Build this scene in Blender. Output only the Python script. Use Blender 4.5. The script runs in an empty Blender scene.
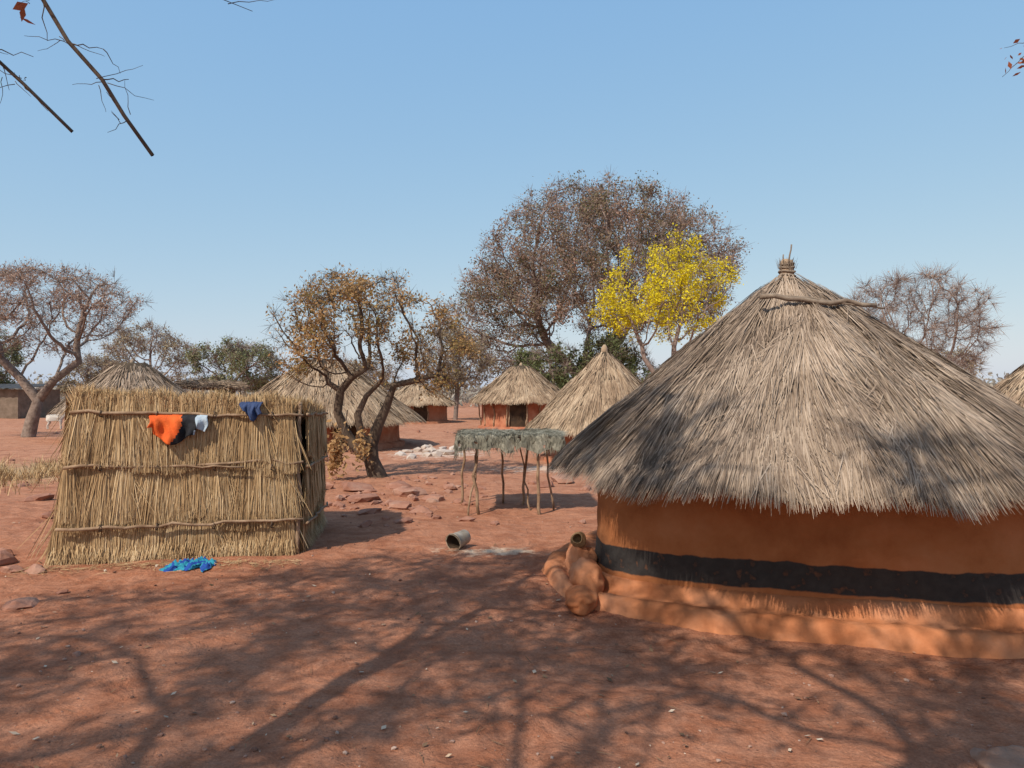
import bpy, math, random
import numpy as np
from mathutils import Vector, noise as mnoise
rng = np.random.default_rng(7)
random.seed(7)
scene = bpy.context.scene
COL = scene.collection

# ------------------------------------------------------------------ helpers
def mk(name, cols, scale=5.0, attr=0.0, rough=0.95, bump=0.0, bscale=30.0, transl=0.0, stretch=None, detail=6, spec=0.15):
    m = bpy.data.materials.new(name); m.use_nodes = True
    nt = m.node_tree; N = nt.nodes; Lk = nt.links
    bs = N['Principled BSDF']; out = N['Material Output']
    bs.inputs['Roughness'].default_value = rough
    bs.inputs['Specular IOR Level'].default_value = spec
    tc = N.new('ShaderNodeTexCoord'); src = tc.outputs['Object']
    if stretch:
        mp = N.new('ShaderNodeMapping'); mp.inputs['Scale'].default_value = stretch
        Lk.new(src, mp.inputs['Vector']); src = mp.outputs['Vector']
    nz = N.new('ShaderNodeTexNoise'); nz.inputs['Scale'].default_value = scale; nz.inputs['Detail'].default_value = detail
    nz.inputs['Roughness'].default_value = 0.6
    Lk.new(src, nz.inputs['Vector'])
    mr = N.new('ShaderNodeMapRange'); mr.inputs['From Min'].default_value = 0.3; mr.inputs['From Max'].default_value = 0.7
    Lk.new(nz.outputs['Fac'], mr.inputs['Value'])
    fac = mr.outputs['Result']
    if attr > 0:
        at = N.new('ShaderNodeAttribute'); at.attribute_name = 'rnd'
        mx = N.new('ShaderNodeMix'); mx.data_type = 'FLOAT'; mx.inputs['Factor'].default_value = attr
        Lk.new(fac, mx.inputs[2]); Lk.new(at.outputs['Fac'], mx.inputs[3]); fac = mx.outputs[0]
    cr = N.new('ShaderNodeValToRGB'); el = cr.color_ramp.elements
    n = len(cols)
    el[0].position = 0.08; el[0].color = (*cols[0], 1); el[1].position = 0.92; el[1].color = (*cols[-1], 1)
    for i in range(1, n-1):
        e = el.new(0.08+0.84*i/(n-1)); e.color = (*cols[i], 1)
    Lk.new(fac, cr.inputs['Fac'])
    Lk.new(cr.outputs['Color'], bs.inputs['Base Color'])
    if bump > 0:
        n2 = N.new('ShaderNodeTexNoise'); n2.inputs['Scale'].default_value = bscale; n2.inputs['Detail'].default_value = 8
        Lk.new(src, n2.inputs['Vector'])
        b = N.new('ShaderNodeBump'); b.inputs['Distance'].default_value = bump; b.inputs['Strength'].default_value = 1
        Lk.new(n2.outputs['Fac'], b.inputs['Height']); Lk.new(b.outputs['Normal'], bs.inputs['Normal'])
    if transl > 0:
        tr = N.new('ShaderNodeBsdfTranslucent'); ms = N.new('ShaderNodeMixShader'); ms.inputs[0].default_value = transl
        Lk.new(cr.outputs['Color'], tr.inputs['Color'])
        Lk.new(bs.outputs[0], ms.inputs[1]); Lk.new(tr.outputs[0], ms.inputs[2]); Lk.new(ms.outputs[0], out.inputs['Surface'])
    return m

class Buf:
    def __init__(s): s.v=[]; s.f=[]; s.mi=[]; s.r=[]; s.n=0; s.sm=[]
    def add(s, verts, faces, mi=0, r=None, smooth=False):
        verts = np.asarray(verts, dtype=np.float64).reshape(-1,3)
        for f in faces: s.f.append([a+s.n for a in f])
        k=len(faces); s.v.append(verts); s.n += len(verts)
        s.mi += [mi]*k; s.sm += [smooth]*k
        if r is None: s.r += [0.5]*k
        elif np.isscalar(r): s.r += [float(r)]*k
        else: s.r += list(r)
    def addq(s, verts, quads, mi, r, smooth=False):
        q = (np.asarray(quads)+s.n).tolist()
        s.f += q; s.v.append(np.asarray(verts)); s.n += len(verts)
        s.mi += [mi]*len(q); s.r += list(np.asarray(r, dtype=float)); s.sm += [smooth]*len(q)
    def obj(s, name, mats, loc=(0,0,0), parent=None):
        me = bpy.data.meshes.new(name)
        V = np.concatenate(s.v) if s.v else np.zeros((0,3))
        lens = np.array([len(f) for f in s.f], dtype=np.int32)
        flat = np.fromiter((a for f in s.f for a in f), dtype=np.int32)
        me.vertices.add(len(V)); me.vertices.foreach_set('co', V.astype(np.float32).ravel())
        me.loops.add(len(flat)); me.loops.foreach_set('vertex_index', flat)
        me.polygons.add(len(lens))
        st = np.concatenate([[0], np.cumsum(lens)[:-1]]).astype(np.int32)
        me.polygons.foreach_set('loop_start', st); me.polygons.foreach_set('loop_total', lens)
        for m in mats: me.materials.append(m)
        me.polygons.foreach_set('material_index', np.array(s.mi, dtype=np.int32))
        me.polygons.foreach_set('use_smooth', np.array(s.sm, dtype=bool))
        me.update(calc_edges=True)
        a = me.attributes.new('rnd', 'FLOAT', 'FACE'); a.data.foreach_set('value', np.array(s.r, dtype=np.float32))
        me.validate()
        ob = bpy.data.objects.new(name, me); ob.location = loc; COL.objects.link(ob)
        if parent: ob.parent = parent
        return ob

def unit(a):
    a = np.asarray(a, float); return a/ (np.linalg.norm(a, axis=-1, keepdims=True)+1e-9)

def strands(buf, P, D, S, L, W, mi=0, r=None, droop=0.0, tipw=0.3):
    n=len(P); L=np.broadcast_to(L,(n,))[:,None]; W=np.broadcast_to(W,(n,))[:,None]
    dr = np.broadcast_to(droop,(n,))[:,None]*np.array([[0,0,-1.0]])
    m = P + D*L*0.5 + dr*L*0.25; e = P + D*L + dr*L
    V = np.stack([P-S*W*.5, P+S*W*.5, m-S*W*.5, m+S*W*.5, e-S*W*.5*tipw, e+S*W*.5*tipw], axis=1).reshape(-1,3)
    b = (np.arange(n)*6)[:,None]
    q = np.concatenate([b+np.array([[0,1,3,2]]), b+np.array([[2,3,5,4]])], axis=1).reshape(-1,4)
    if r is None: r = rng.random(n)
    buf.addq(V, q, mi, np.repeat(r,2))

def tube(buf, pts, rad, sides=6, mi=0, r=0.5, cap=True, wob=0.0):
    pts=np.asarray(pts,float); k=len(pts)
    rad=np.broadcast_to(rad,(k,))
    T=np.zeros_like(pts); T[1:-1]=pts[2:]-pts[:-2]; T[0]=pts[1]-pts[0]; T[-1]=pts[-1]-pts[-2]; T=unit(T)
    up=np.array([0,0,1.0]) if abs(T[0][2])<.9 else np.array([1.0,0,0])
    u=unit(np.cross(T[0],up)); V=[]
    ang=np.arange(sides)/sides*2*np.pi
    for i in range(k):
        u=unit(u-T[i]*np.dot(u,T[i])); w=np.cross(T[i],u)
        rr = rad[i]*(1+wob*(rng.random(sides)-.5))[:,None]
        V.append(pts[i]+rr*(np.cos(ang)[:,None]*u+np.sin(ang)[:,None]*w))
    F=[]
    for i in range(k-1):
        for j in range(sides):
            a=i*sides+j; b=i*sides+(j+1)%sides
            F.append([a,b,b+sides,a+sides])
    if cap:
        F.append(list(range(sides))[::-1]); F.append([(k-1)*sides+j for j in range(sides)])
    buf.add(np.concatenate(V),F,mi,r,smooth=True)

def stick(buf, a, b, r, mi=0, n=6, bend=0.02, sides=6, rr=.5, taper=.8):
    a=np.array(a,float); b=np.array(b,float); L=np.linalg.norm(b-a)
    t=np.linspace(0,1,n)[:,None]
    p=a+(b-a)*t; off=rng.normal(0,bend*L,(n,3)); off[0]=0; off[-1]=0
    tube(buf,p+off,np.linspace(r,r*taper,n),sides,mi,rr,wob=.15)

def leaves(buf, P, size, mi=1, r=None, flat=0.0):
    n=len(P); a=unit(rng.normal(size=(n,3))); b=unit(np.cross(a,rng.normal(size=(n,3))))
    s=(size*(0.6+0.8*rng.random(n)))[:,None]
    V=np.stack([P-a*s, P+b*s*.5, P+a*s, P-b*s*.5],axis=1).reshape(-1,3)
    q=(np.arange(n)*4)[:,None]+np.array([[0,1,2,3]])
    if r is None: r=rng.random(n)
    buf.addq(V,q,mi,r)

def rock(buf, c, s, mi=0, seed=0, sub=2, rr=.5, rot=None, planes=5, amp=.55):
    import bmesh
    bm=bmesh.new(); bmesh.ops.create_icosphere(bm,subdivisions=sub,radius=1)
    V=np.array([v.co[:] for v in bm.verts]); F=[[v.index for v in f.verts] for f in bm.faces]; bm.free()
    o=np.array([seed*3.1,seed*1.7,seed*.9])
    d=np.array([mnoise.noise(Vector(v*1.1+o)) + .45*mnoise.noise(Vector(v*2.7+o)) for v in V])
    V=V*(1+amp*d)[:,None]
    for k in range(planes):
        rs=np.random.default_rng(int(seed*100+k)); n=unit(rs.normal(size=3)); h=.55+.3*rs.random()
        dd=V@n-h; V=V-np.where(dd>0,dd,0)[:,None]*n
    a=random.random()*6.28 if rot is None else rot; ca,sa=math.cos(a),math.sin(a)
    V=V*np.array(s); V=V@np.array([[ca,-sa,0],[sa,ca,0],[0,0,1]]).T
    buf.add(V+np.array(c),F,mi,rr,smooth=(sub>2))

def empty(name, loc=(0,0,0)):
    e=bpy.data.objects.new(name,None); e.location=loc; COL.objects.link(e); e.empty_display_size=.2; return e

# ------------------------------------------------------------------ ground
def gh(x,y):
    v = 0.035*mnoise.noise(Vector((x*.45,y*.45,0))) + 0.020*mnoise.noise(Vector((x*1.7,y*1.7,3)))
    d = math.hypot(x,y)
    if d>14: v += 0.10*mnoise.noise(Vector((x*.12,y*.12,7)))*min(1,(d-14)/12)
    v += 0.012*mnoise.noise(Vector((x*4.5,y*4.5,5)))+.009*mnoise.noise(Vector((x*10,y*10,8)))
    return v

def ground_mat():
    m=bpy.data.materials.new('red_earth'); m.use_nodes=True
    nt=m.node_tree; N=nt.nodes; K=nt.links; bs=N['Principled BSDF']; bs.inputs['Roughness'].default_value=.97
    bs.inputs['Specular IOR Level'].default_value=.1
    tc=N.new('ShaderNodeTexCoord'); P=tc.outputs['Object']
    def noise(s,d=8,r=.6,dist=0):
        n=N.new('ShaderNodeTexNoise'); n.inputs['Scale'].default_value=s; n.inputs['Detail'].default_value=d; n.inputs['Roughness'].default_value=r
        n.inputs['Distortion'].default_value=dist
        K.new(P,n.inputs['Vector']); return n.outputs['Fac']
    def ramp(f,a,b,ca=(0,0,0),cb=(1,1,1)):
        r=N.new('ShaderNodeValToRGB'); e=r.color_ramp.elements; e[0].position=a;e[1].position=b;e[0].color=(*ca,1);e[1].color=(*cb,1)
        K.new(f,r.inputs['Fac']); return r.outputs['Color']
    def mix(f,a,b,mode='MIX'):
        x=N.new('ShaderNodeMix'); x.data_type='RGBA'; x.blend_type=mode
        if isinstance(f,float): x.inputs[0].default_value=f
        else: K.new(f,x.inputs[0])
        for s,v in ((6,a),(7,b)):
            if isinstance(v,tuple): x.inputs[s].default_value=(*v,1)
            else: K.new(v,x.inputs[s])
        return x.outputs[2]
    base=ramp(noise(.8),.3,.7,(.34,.122,.062),(.44,.185,.103))
    med=ramp(noise(5.5,10,.7),.38,.60)
    c=mix(med,base,(.49,.225,.135))
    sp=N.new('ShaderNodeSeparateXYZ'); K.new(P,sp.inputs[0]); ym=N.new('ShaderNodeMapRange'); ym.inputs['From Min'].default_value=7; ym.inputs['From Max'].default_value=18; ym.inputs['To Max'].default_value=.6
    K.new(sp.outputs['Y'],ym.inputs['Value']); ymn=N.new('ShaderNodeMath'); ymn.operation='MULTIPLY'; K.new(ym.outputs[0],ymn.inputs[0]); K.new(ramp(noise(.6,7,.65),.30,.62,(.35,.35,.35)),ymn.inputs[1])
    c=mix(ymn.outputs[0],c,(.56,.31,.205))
    fine=ramp(noise(60,6,.75),.35,.7,(.58,.54,.52),(1.14,1.12,1.1))
    c=mix(.8,c,fine,'MULTIPLY')
    dk=ramp(noise(2.1,6,.6,.6),.50,.70)
    c=mix(dk,c,mix(.62,c,(.20,.07,.038)))
    # pale dusty scuffs
    sc=ramp(noise(9,9,.75,1.2),.60,.70); scm=N.new('ShaderNodeMath'); scm.operation='MULTIPLY'; K.new(sc,scm.inputs[0]); K.new(ramp(noise(1.3,4),.48,.62,(0,0,0),(.6,.6,.6)),scm.inputs[1])
    c=mix(scm.outputs[0],c,(.55,.34,.24))
    vo=N.new('ShaderNodeTexVoronoi'); vo.inputs['Scale'].default_value=38; K.new(P,vo.inputs['Vector'])
    g=ramp(vo.outputs['Distance'],.10,.16,(1,1,1),(0,0,0))
    gm=N.new('ShaderNodeMath'); gm.operation='MULTIPLY'; K.new(g,gm.inputs[0]); K.new(ramp(noise(3),.5,.62),gm.inputs[1])
    c=mix(gm.outputs[0],c,(.28,.14,.095))
    def spot(cx,cy,rx,ry,th=.5):
        s=N.new('ShaderNodeVectorMath'); s.operation='SUBTRACT'; K.new(P,s.inputs[0]); s.inputs[1].default_value=(cx,cy,0)
        q=N.new('ShaderNodeVectorMath'); q.operation='MULTIPLY'; K.new(s.outputs[0],q.inputs[0]); q.inputs[1].default_value=(1/rx,1/ry,0)
        l=N.new('ShaderNodeVectorMath'); l.operation='LENGTH'; K.new(q.outputs[0],l.inputs[0])
        a=N.new('ShaderNodeMath'); a.operation='SUBTRACT'; a.inputs[0].default_value=1.15; K.new(l.outputs['Value'],a.inputs[1])
        b=N.new('ShaderNodeMath'); b.operation='MULTIPLY_ADD'; K.new(noise(4.5,9,.7),b.inputs[0]); b.inputs[1].default_value=2.4; b.inputs[2].default_value=-1.45
        d=N.new('ShaderNodeMath'); d.operation='ADD'; K.new(a.outputs[0],d.inputs[0]); K.new(b.outputs[0],d.inputs[1])
        return ramp(d.outputs[0],.35,.75)
    c=mix(spot(-.20,7.5,.95,.33),c,(.62,.46,.33))
    c=mix(spot(-1.9,19.5,2.2,3.2),c,(.60,.46,.37))
    c=mix(spot(.8,15.5,2.0,1.3),c,(.60,.42,.31))
    c=mix(spot(-9.5,15,4,4.5),c,(.42,.28,.155))
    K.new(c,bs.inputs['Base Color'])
    a=N.new('ShaderNodeBump'); a.inputs['Distance'].default_value=.07; a.inputs['Strength'].default_value=1; K.new(noise(3.6,6,.55,.6),a.inputs['Height'])
    b=N.new('ShaderNodeBump'); b.inputs['Distance'].default_value=.026; b.inputs['Strength'].default_value=.9; K.new(noise(17,10,.72),b.inputs['Height']); K.new(a.outputs[0],b.inputs['Normal'])
    d=N.new('ShaderNodeBump'); d.inputs['Distance'].default_value=.012; K.new(gm.outputs[0],d.inputs['Height']); K.new(b.outputs[0],d.inputs['Normal'])
    K.new(d.outputs[0],bs.inputs['Normal'])
    return m

nx,ny=320,360
tx=np.linspace(-1,1,nx); xs=500*np.sinh(8*tx)/np.sinh(8)
ty=np.linspace(-.62,1,ny); ys=4+700*np.sinh(8*ty)/np.sinh(8)
X,Y=np.meshgrid(xs,ys)
Z=np.array([gh(a,b) for a,b in zip(X.ravel(),Y.ravel())])
gb=Buf(); ii=np.arange(nx*ny).reshape(ny,nx)
q=np.stack([ii[:-1,:-1],ii[:-1,1:],ii[1:,1:],ii[1:,:-1]],axis=-1).reshape(-1,4)
gb.addq(np.stack([X.ravel(),Y.ravel(),Z],axis=1),q,0,np.zeros(len(q)),True)
gb.obj('ground',[ground_mat()])

# ------------------------------------------------------------------ materials
M_thatch_grey=mk('thatch_grey',[(.065,.045,.032),(.20,.143,.104),(.345,.258,.19),(.49,.38,.29)],scale=2.2,attr=.6)
M_thatch_shell=mk('thatch_shell',[(.05,.036,.026),(.13,.095,.065)],scale=9,bump=.03,bscale=40)
M_thatch_tan=mk('thatch_tan',[(.12,.08,.05),(.28,.19,.125),(.42,.305,.205),(.52,.395,.275)],scale=1.6,attr=.55)
M_straw=mk('straw_golden',[(.10,.055,.026),(.34,.21,.105),(.52,.355,.19),(.66,.50,.31)],scale=2.5,attr=.62)
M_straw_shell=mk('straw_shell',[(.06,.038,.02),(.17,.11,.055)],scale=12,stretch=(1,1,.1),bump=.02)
M_pole=mk('weathered_pole',[(.17,.10,.06),(.38,.26,.17)],scale=8,bump=.006,bscale=40)
M_polegrey=mk('grey_pole',[(.14,.10,.075),(.31,.245,.185)],scale=8,bump=.006,bscale=40)
M_bark=mk('bark_brown',[(.055,.038,.028),(.15,.105,.075)],scale=6,bump=.03,bscale=14,stretch=(1,1,.35))
M_barkpale=mk('bark_pale',[(.14,.10,.08),(.29,.22,.18)],scale=6,bump=.02,bscale=14)
M_stone=mk('red_stone',[(.20,.085,.055),(.33,.16,.11),(.40,.24,.175)],scale=3,bump=.02,bscale=12,attr=.3)

# ------------------------------------------------------------------ thatch roof
def thatch(parent, name, Re, ze, Rt, zt, n, w, Ls, mat, seed=0, mess=.10, pk=(0,0), tiers=0, sag=0.0, fringe=1.0):
    rs=np.random.default_rng(seed); ph=rs.random(8)*6.28
    sl=math.hypot(Re-Rt, zt-ze); cr=(Re-Rt)/sl; cz=(zt-ze)/sl
    def off(th,t):
        a=.018*np.sin(7*th+4*t+ph[0])+.014*np.sin(15*th-6*t+ph[1])+.010*np.sin(31*th+9*t+ph[2])+.014*np.sin(4*th+13*t+ph[3])
        return a*min(1.3,Re/1.6)*np.minimum(1,t*3+.1)+sag*np.sin(np.pi*t)
    def eave(th): return .035*np.sin(5*th+ph[4])+.03*np.sin(13*th+ph[5])+.02*np.sin(29*th+ph[6])
    def surf(th,t):
        e_r=np.stack([np.cos(th),np.sin(th),0*th],axis=-1)
        o=off(th,t); L=sl+eave(th)*t
        r=Rt+cr*L*t+o*cz; z=zt-cz*L*t+o*cr
        return e_r*r[...,None]+np.stack([pk[0]*(1-t),pk[1]*(1-t),z],axis=-1)
    b=Buf(); A=96; T=24
    th,t=np.meshgrid(np.linspace(0,2*np.pi,A,endpoint=False),np.linspace(0,1,T))
    V=surf(th,t*.985).reshape(-1,3)-np.array([0,0,.02])
    F=[[i*A+j,(i+1)*A+j,(i+1)*A+(j+1)%A,i*A+(j+1)%A] for i in range(T-1) for j in range(A)]
    th0=th[0]; rin=Re-.14
    V2=np.stack([np.cos(th0)*rin,np.sin(th0)*rin,0*th0+ze-.05],axis=1)
    V3=np.stack([np.cos(th0)*Rt*.5+pk[0],np.sin(th0)*Rt*.5+pk[1],0*th0+zt-.18],axis=1)
    base=len(V); V=np.concatenate([V,V2,V3])
    for j in range(A):
        k=(j+1)%A
        F.append([(T-1)*A+j,base+j,base+k,(T-1)*A+k]); F.append([base+j,base+A+j,base+A+k,base+k])
    b.add(V,F,0,.3,True)
    t=np.sqrt(rs.random(n))*.97; th=rs.random(n)*2*np.pi
    if tiers:
        t=np.where(rs.random(n)<.30,(np.floor(t*tiers+.3*np.sin(3*th))+.82*rs.random(n)**.5)/tiers,t)
        t=np.clip(t,0.003,.985)
    m=n//5
    t[:m]=.80+.2*rs.random(m)
    e_r=np.stack([np.cos(th),np.sin(th),0*th],axis=-1); e_t=np.stack([-np.sin(th),np.cos(th),0*th],axis=-1)
    s=e_r*cr-np.array([0,0,cz]); s=unit(s-np.array([pk[0],pk[1],0])/sl); nn=e_r*cz+np.array([0,0,cr])
    P=surf(th,t)+nn*(rs.random(n)*.03-.004)[:,None]
    lat=rs.normal(0,mess,n)+.10*np.sin(9*th+6*t+ph[7]); k=rs.random(n)<.07; lat[k]*=4
    D=unit(s+e_t*lat[:,None]+nn*(rs.random(n)*.09-.02)[:,None])
    S=unit(np.cross(D,nn)+nn*rs.normal(0,.25,n)[:,None])
    L=Ls*(.5+.9*rs.random(n))
    maxo=(1-t)*sl+(.07+.11*rs.random(n)**2)*fringe
    L=np.minimum(L,maxo)
    r=np.clip(rs.normal(.5,.22,n)+.18*np.sin(3*th+5*t+ph[1])*np.sin(8*t+2*th+ph[2]),0,1)
    strands(b,P,D,S,L,w*(.6+.8*rs.random(n)),1,r,droop=.05+.12*(t>.85))
    m2=n//7; th=rs.random(m2)*2*np.pi; e_r=np.stack([np.cos(th),np.sin(th),0*th],axis=-1); e_t=np.stack([-np.sin(th),np.cos(th),0*th],axis=-1)
    P=surf(th,np.full(m2,.99))-e_r*(rs.random(m2)*.13)[:,None]-np.array([0,0,.03])
    D=unit(e_r*.45+e_t*rs.normal(0,.22,m2)[:,None]-np.array([0,0,.8]))
    strands(b,P,D,e_t,Ls*.22*(.3+rs.random(m2)),w,1,rs.random(m2)*.5)
    return b.obj(name,[M_thatch_shell,mat],(0,0,0),parent)

def revolve(prof, A=120, fn=None, closed=False):
    V=[];F=[]
    for i,(r,z) in enumerate(prof):
        for j in range(A):
            th=2*np.pi*j/A; rr,zz=(r,z) if fn is None else fn(r,z,th,i)
            V.append((rr*math.cos(th),rr*math.sin(th),zz))
    for i in range(len(prof)-1):
        for j in range(A):
            k=(j+1)%A; F.append([i*A+j,i*A+k,(i+1)*A+k,(i+1)*A+j])
    return V,F

# ------------------------------------------------------------------ main hut (rounded-square plan)
def wall_mat():
    m=mk('painted_clay_wall',[(.30,.10,.036),(.39,.145,.056),(.44,.18,.08)],scale=2.4,bump=.018,bscale=7)
    nt=m.node_tree;N=nt.nodes;K=nt.links;bs=N['Principled BSDF']
    src=bs.inputs['Base Color'].links[0].from_socket
    tc=N.new('ShaderNodeTexCoord'); sp=N.new('ShaderNodeSeparateXYZ'); K.new(tc.outputs['Object'],sp.inputs[0])
    nz=N.new('ShaderNodeTexNoise'); nz.inputs['Scale'].default_value=5; nz.inputs['Detail'].default_value=6; K.new(tc.outputs['Object'],nz.inputs['Vector'])
    def M(op,a,b,c=None):
        x=N.new('ShaderNodeMath'); x.operation=op
        for i,v in enumerate((a,b,c)):
            if v is None: continue
            if isinstance(v,(int,float)): x.inputs[i].default_value=v
            else: K.new(v,x.inputs[i])
        return x.outputs[0]
    z=M('MULTIPLY_ADD',sp.outputs['X'],-.008,sp.outputs['Z'])
    z=M('ADD',z,M('MULTIPLY_ADD',nz.outputs['Fac'],.06,-.03))
    a=N.new('ShaderNodeMapRange'); a.inputs['From Min'].default_value=.203; a.inputs['From Max'].default_value=.215; K.new(z,a.inputs['Value'])
    b=N.new('ShaderNodeMapRange'); b.inputs['From Min'].default_value=.405; b.inputs['From Max'].default_value=.395; K.new(z,b.inputs['Value'])
    n2=N.new('ShaderNodeTexNoise'); n2.inputs['Scale'].default_value=14; n2.inputs['Detail'].default_value=8; K.new(tc.outputs['Object'],n2.inputs['Vector'])
    wear=N.new('ShaderNodeMapRange'); wear.inputs['From Min'].default_value=.28; wear.inputs['From Max'].default_value=.40; wear.inputs['To Min'].default_value=.7; K.new(n2.outputs['Fac'],wear.inputs['Value'])
    f=M('MULTIPLY',M('MULTIPLY',a.outputs[0],b.outputs[0]),wear.outputs[0])
    mx=N.new('ShaderNodeMix'); mx.data_type='RGBA'; K.new(f,mx.inputs[0]); K.new(src,mx.inputs[6])
    bk=N.new('ShaderNodeMix'); bk.data_type='RGBA'; K.new(n2.outputs['Fac'],bk.inputs[0]); bk.inputs[6].default_value=(.02,.018,.018,1); bk.inputs[7].default_value=(.07,.06,.055,1)
    K.new(bk.outputs[2],mx.inputs[7])
    K.new(mx.outputs[2],bs.inputs['Base Color'])
    return m
HX,HY=2.58,6.55; ROT=math.radians(-20)
hut=empty('thatched_clay_hut',(HX,HY,0))
def plan(th,a=1.72,b_=1.41,n=4.6):
    p=th-ROT; return (abs(math.cos(p)/a)**n+abs(math.sin(p)/b_)**n)**(-1/n)
def nf0(r,z,th,i):
    c=math.cos(th);s=math.sin(th)
    return r+.022*mnoise.noise(Vector((c*2.2,s*2.2,z*2.5)))+.008*mnoise.noise(Vector((c*8,s*8,z*8))),z
def nfm(o,z,th,i):
    c=math.cos(th);s=math.sin(th); r=plan(th)+o
    return r+.030*mnoise.noise(Vector((c*2.2,s*2.2,z*2.5)))+.012*mnoise.noise(Vector((c*8,s*8,z*8))),z
b=Buf(); V,F=revolve([(.015-.03*k/20,.0+1.17*k/20) for k in range(21)],240,nfm); b.add(V,F,0,.5,True)
b.obj('wall',[wall_mat()],(0,0,0),hut)
def pf(o,z,th,i):
    c=math.cos(th);s=math.sin(th); k=max(0,o/.5)
    n=mnoise.noise(Vector((c*3,s*3,1)))*.06+mnoise.noise(Vector((c*10,s*10,z*5)))*.030
    rr=plan(th,1.72,1.41,4.6-1.6*min(1,k))+o
    zz=z*(1-.20*max(0,-c))+.018*mnoise.noise(Vector((c*9,s*9,4)))*min(1,k*2)+.012*mnoise.noise(Vector((c*22,s*22,4+i)))*min(1,k*2)
    return rr+n*k, (zz if z>0 else z)
# wall foot, flat tread, rounded kerb, riser to the ground
prof=[(-.1,.195),(.02,.19),(.05,.175),(.075,.14),(.095,.105),(.12,.088),(.18,.084),(.27,.084),(.32,.095),(.35,.125),(.39,.135),(.44,.134),(.475,.122),(.495,.09),(.505,.05),(.515,.02),(.54,-.01),(.58,-.06)]
M_plinth=mk('clay_plinth',[(.34,.112,.044),(.46,.175,.078),(.53,.235,.125)],scale=2.2,bump=.03,bscale=6)
b=Buf(); V,F=revolve(prof,260,pf); b.add(V,F,0,.5,True)
b.obj('clay_plinth',[M_plinth],(0,0,0),hut)
b=Buf(); rock(b,(-2.00,-.70,.14),(.12,.28,.15),0,63,4,rot=.1,planes=0,amp=.3); rock(b,(-2.06,-1.02,.06),(.12,.22,.09),0,64,4,rot=-.2,planes=0,amp=.3); rock(b,(-2.01,-.33,.18),(.12,.22,.17),0,65,4,rot=.2,planes=0,amp=.3)
b.obj('clay_bench',[M_plinth],(0,0,0),hut)
PK=(-.16,0)
thatch(hut,'thatch_roof',2.14,1.02,.05,2.63,76000,.0065,.34,M_thatch_grey,seed=3,tiers=6,sag=.015,pk=PK)
b=Buf()
zz=np.linspace(2.52,2.76,8); rr=[.115,.10,.075,.062,.064,.052,.056,.046]
tube(b,[(PK[0]+.004*math.sin(k*2),0,z) for k,z in enumerate(zz)],rr,14,0,.5,wob=.15)
for k,z in enumerate((2.62,2.655,2.69,2.72)):
    a=np.linspace(0,2*np.pi,17); R=[.07,.068,.062,.058][k]
    tube(b,np.stack([PK[0]+R*np.cos(a),R*np.sin(a),z+.006*np.sin(a*2+k)],axis=1),.009,5,1,.4,cap=False)
n=200; th=rng.random(n)*6.28; e=np.stack([np.cos(th),np.sin(th),0*th],1); et=np.stack([-np.sin(th),np.cos(th),0*th],1)
strands(b,e*.045+np.array([PK[0],0,2.68])+rng.normal(0,.015,(n,3)),unit(e*.25+np.array([0,0,1])+rng.normal(0,.15,(n,3))),et,.06*rng.random(n)+.03,.006,1)
stick(b,(PK[0]+.01,0,2.67),(PK[0]+.045,.01,2.90),.008,1)
stick(b,(PK[0]-.02,0,2.67),(PK[0]-.03,0,2.81),.007,1)
b.obj('finial',[M_thatch_tan,M_polegrey],(0,0,0),hut)
b=Buf()
stick(b,(-.56,-.48,2.375),(.34,-.58,2.295),.022,0,n=9,bend=.008,sides=8)
stick(b,(-.35,-.49,2.38),(.40,-.58,2.27),.010,0,n=9,bend=.010,sides=6)
b.obj('roof_stick',[M_polegrey],(0,0,0),hut)
M_gourd=mk('gourd',[(.20,.12,.06),(.36,.24,.13)],scale=6,bump=.01)
b=Buf(); pr=[(.0,-.07),(.05,-.068),(.085,-.03),(.095,.01),(.085,.05),(.06,.075),(.065,.09),(.055,.09),(.05,.07),(.075,.045),(.083,.01),(.07,-.03),(.0,-.05)]
V,F=revolve(pr,24,lambda r,z,th,i:(r*(1+.05*math.sin(3*th)),z)); b.add(V,F,0,.5,True)
o=b.obj('clay_pot',[M_gourd],(.55,6.15,.38)); o.rotation_euler=(math.radians(60),math.radians(-35),0); o.scale=(.7,.7,.7)

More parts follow.
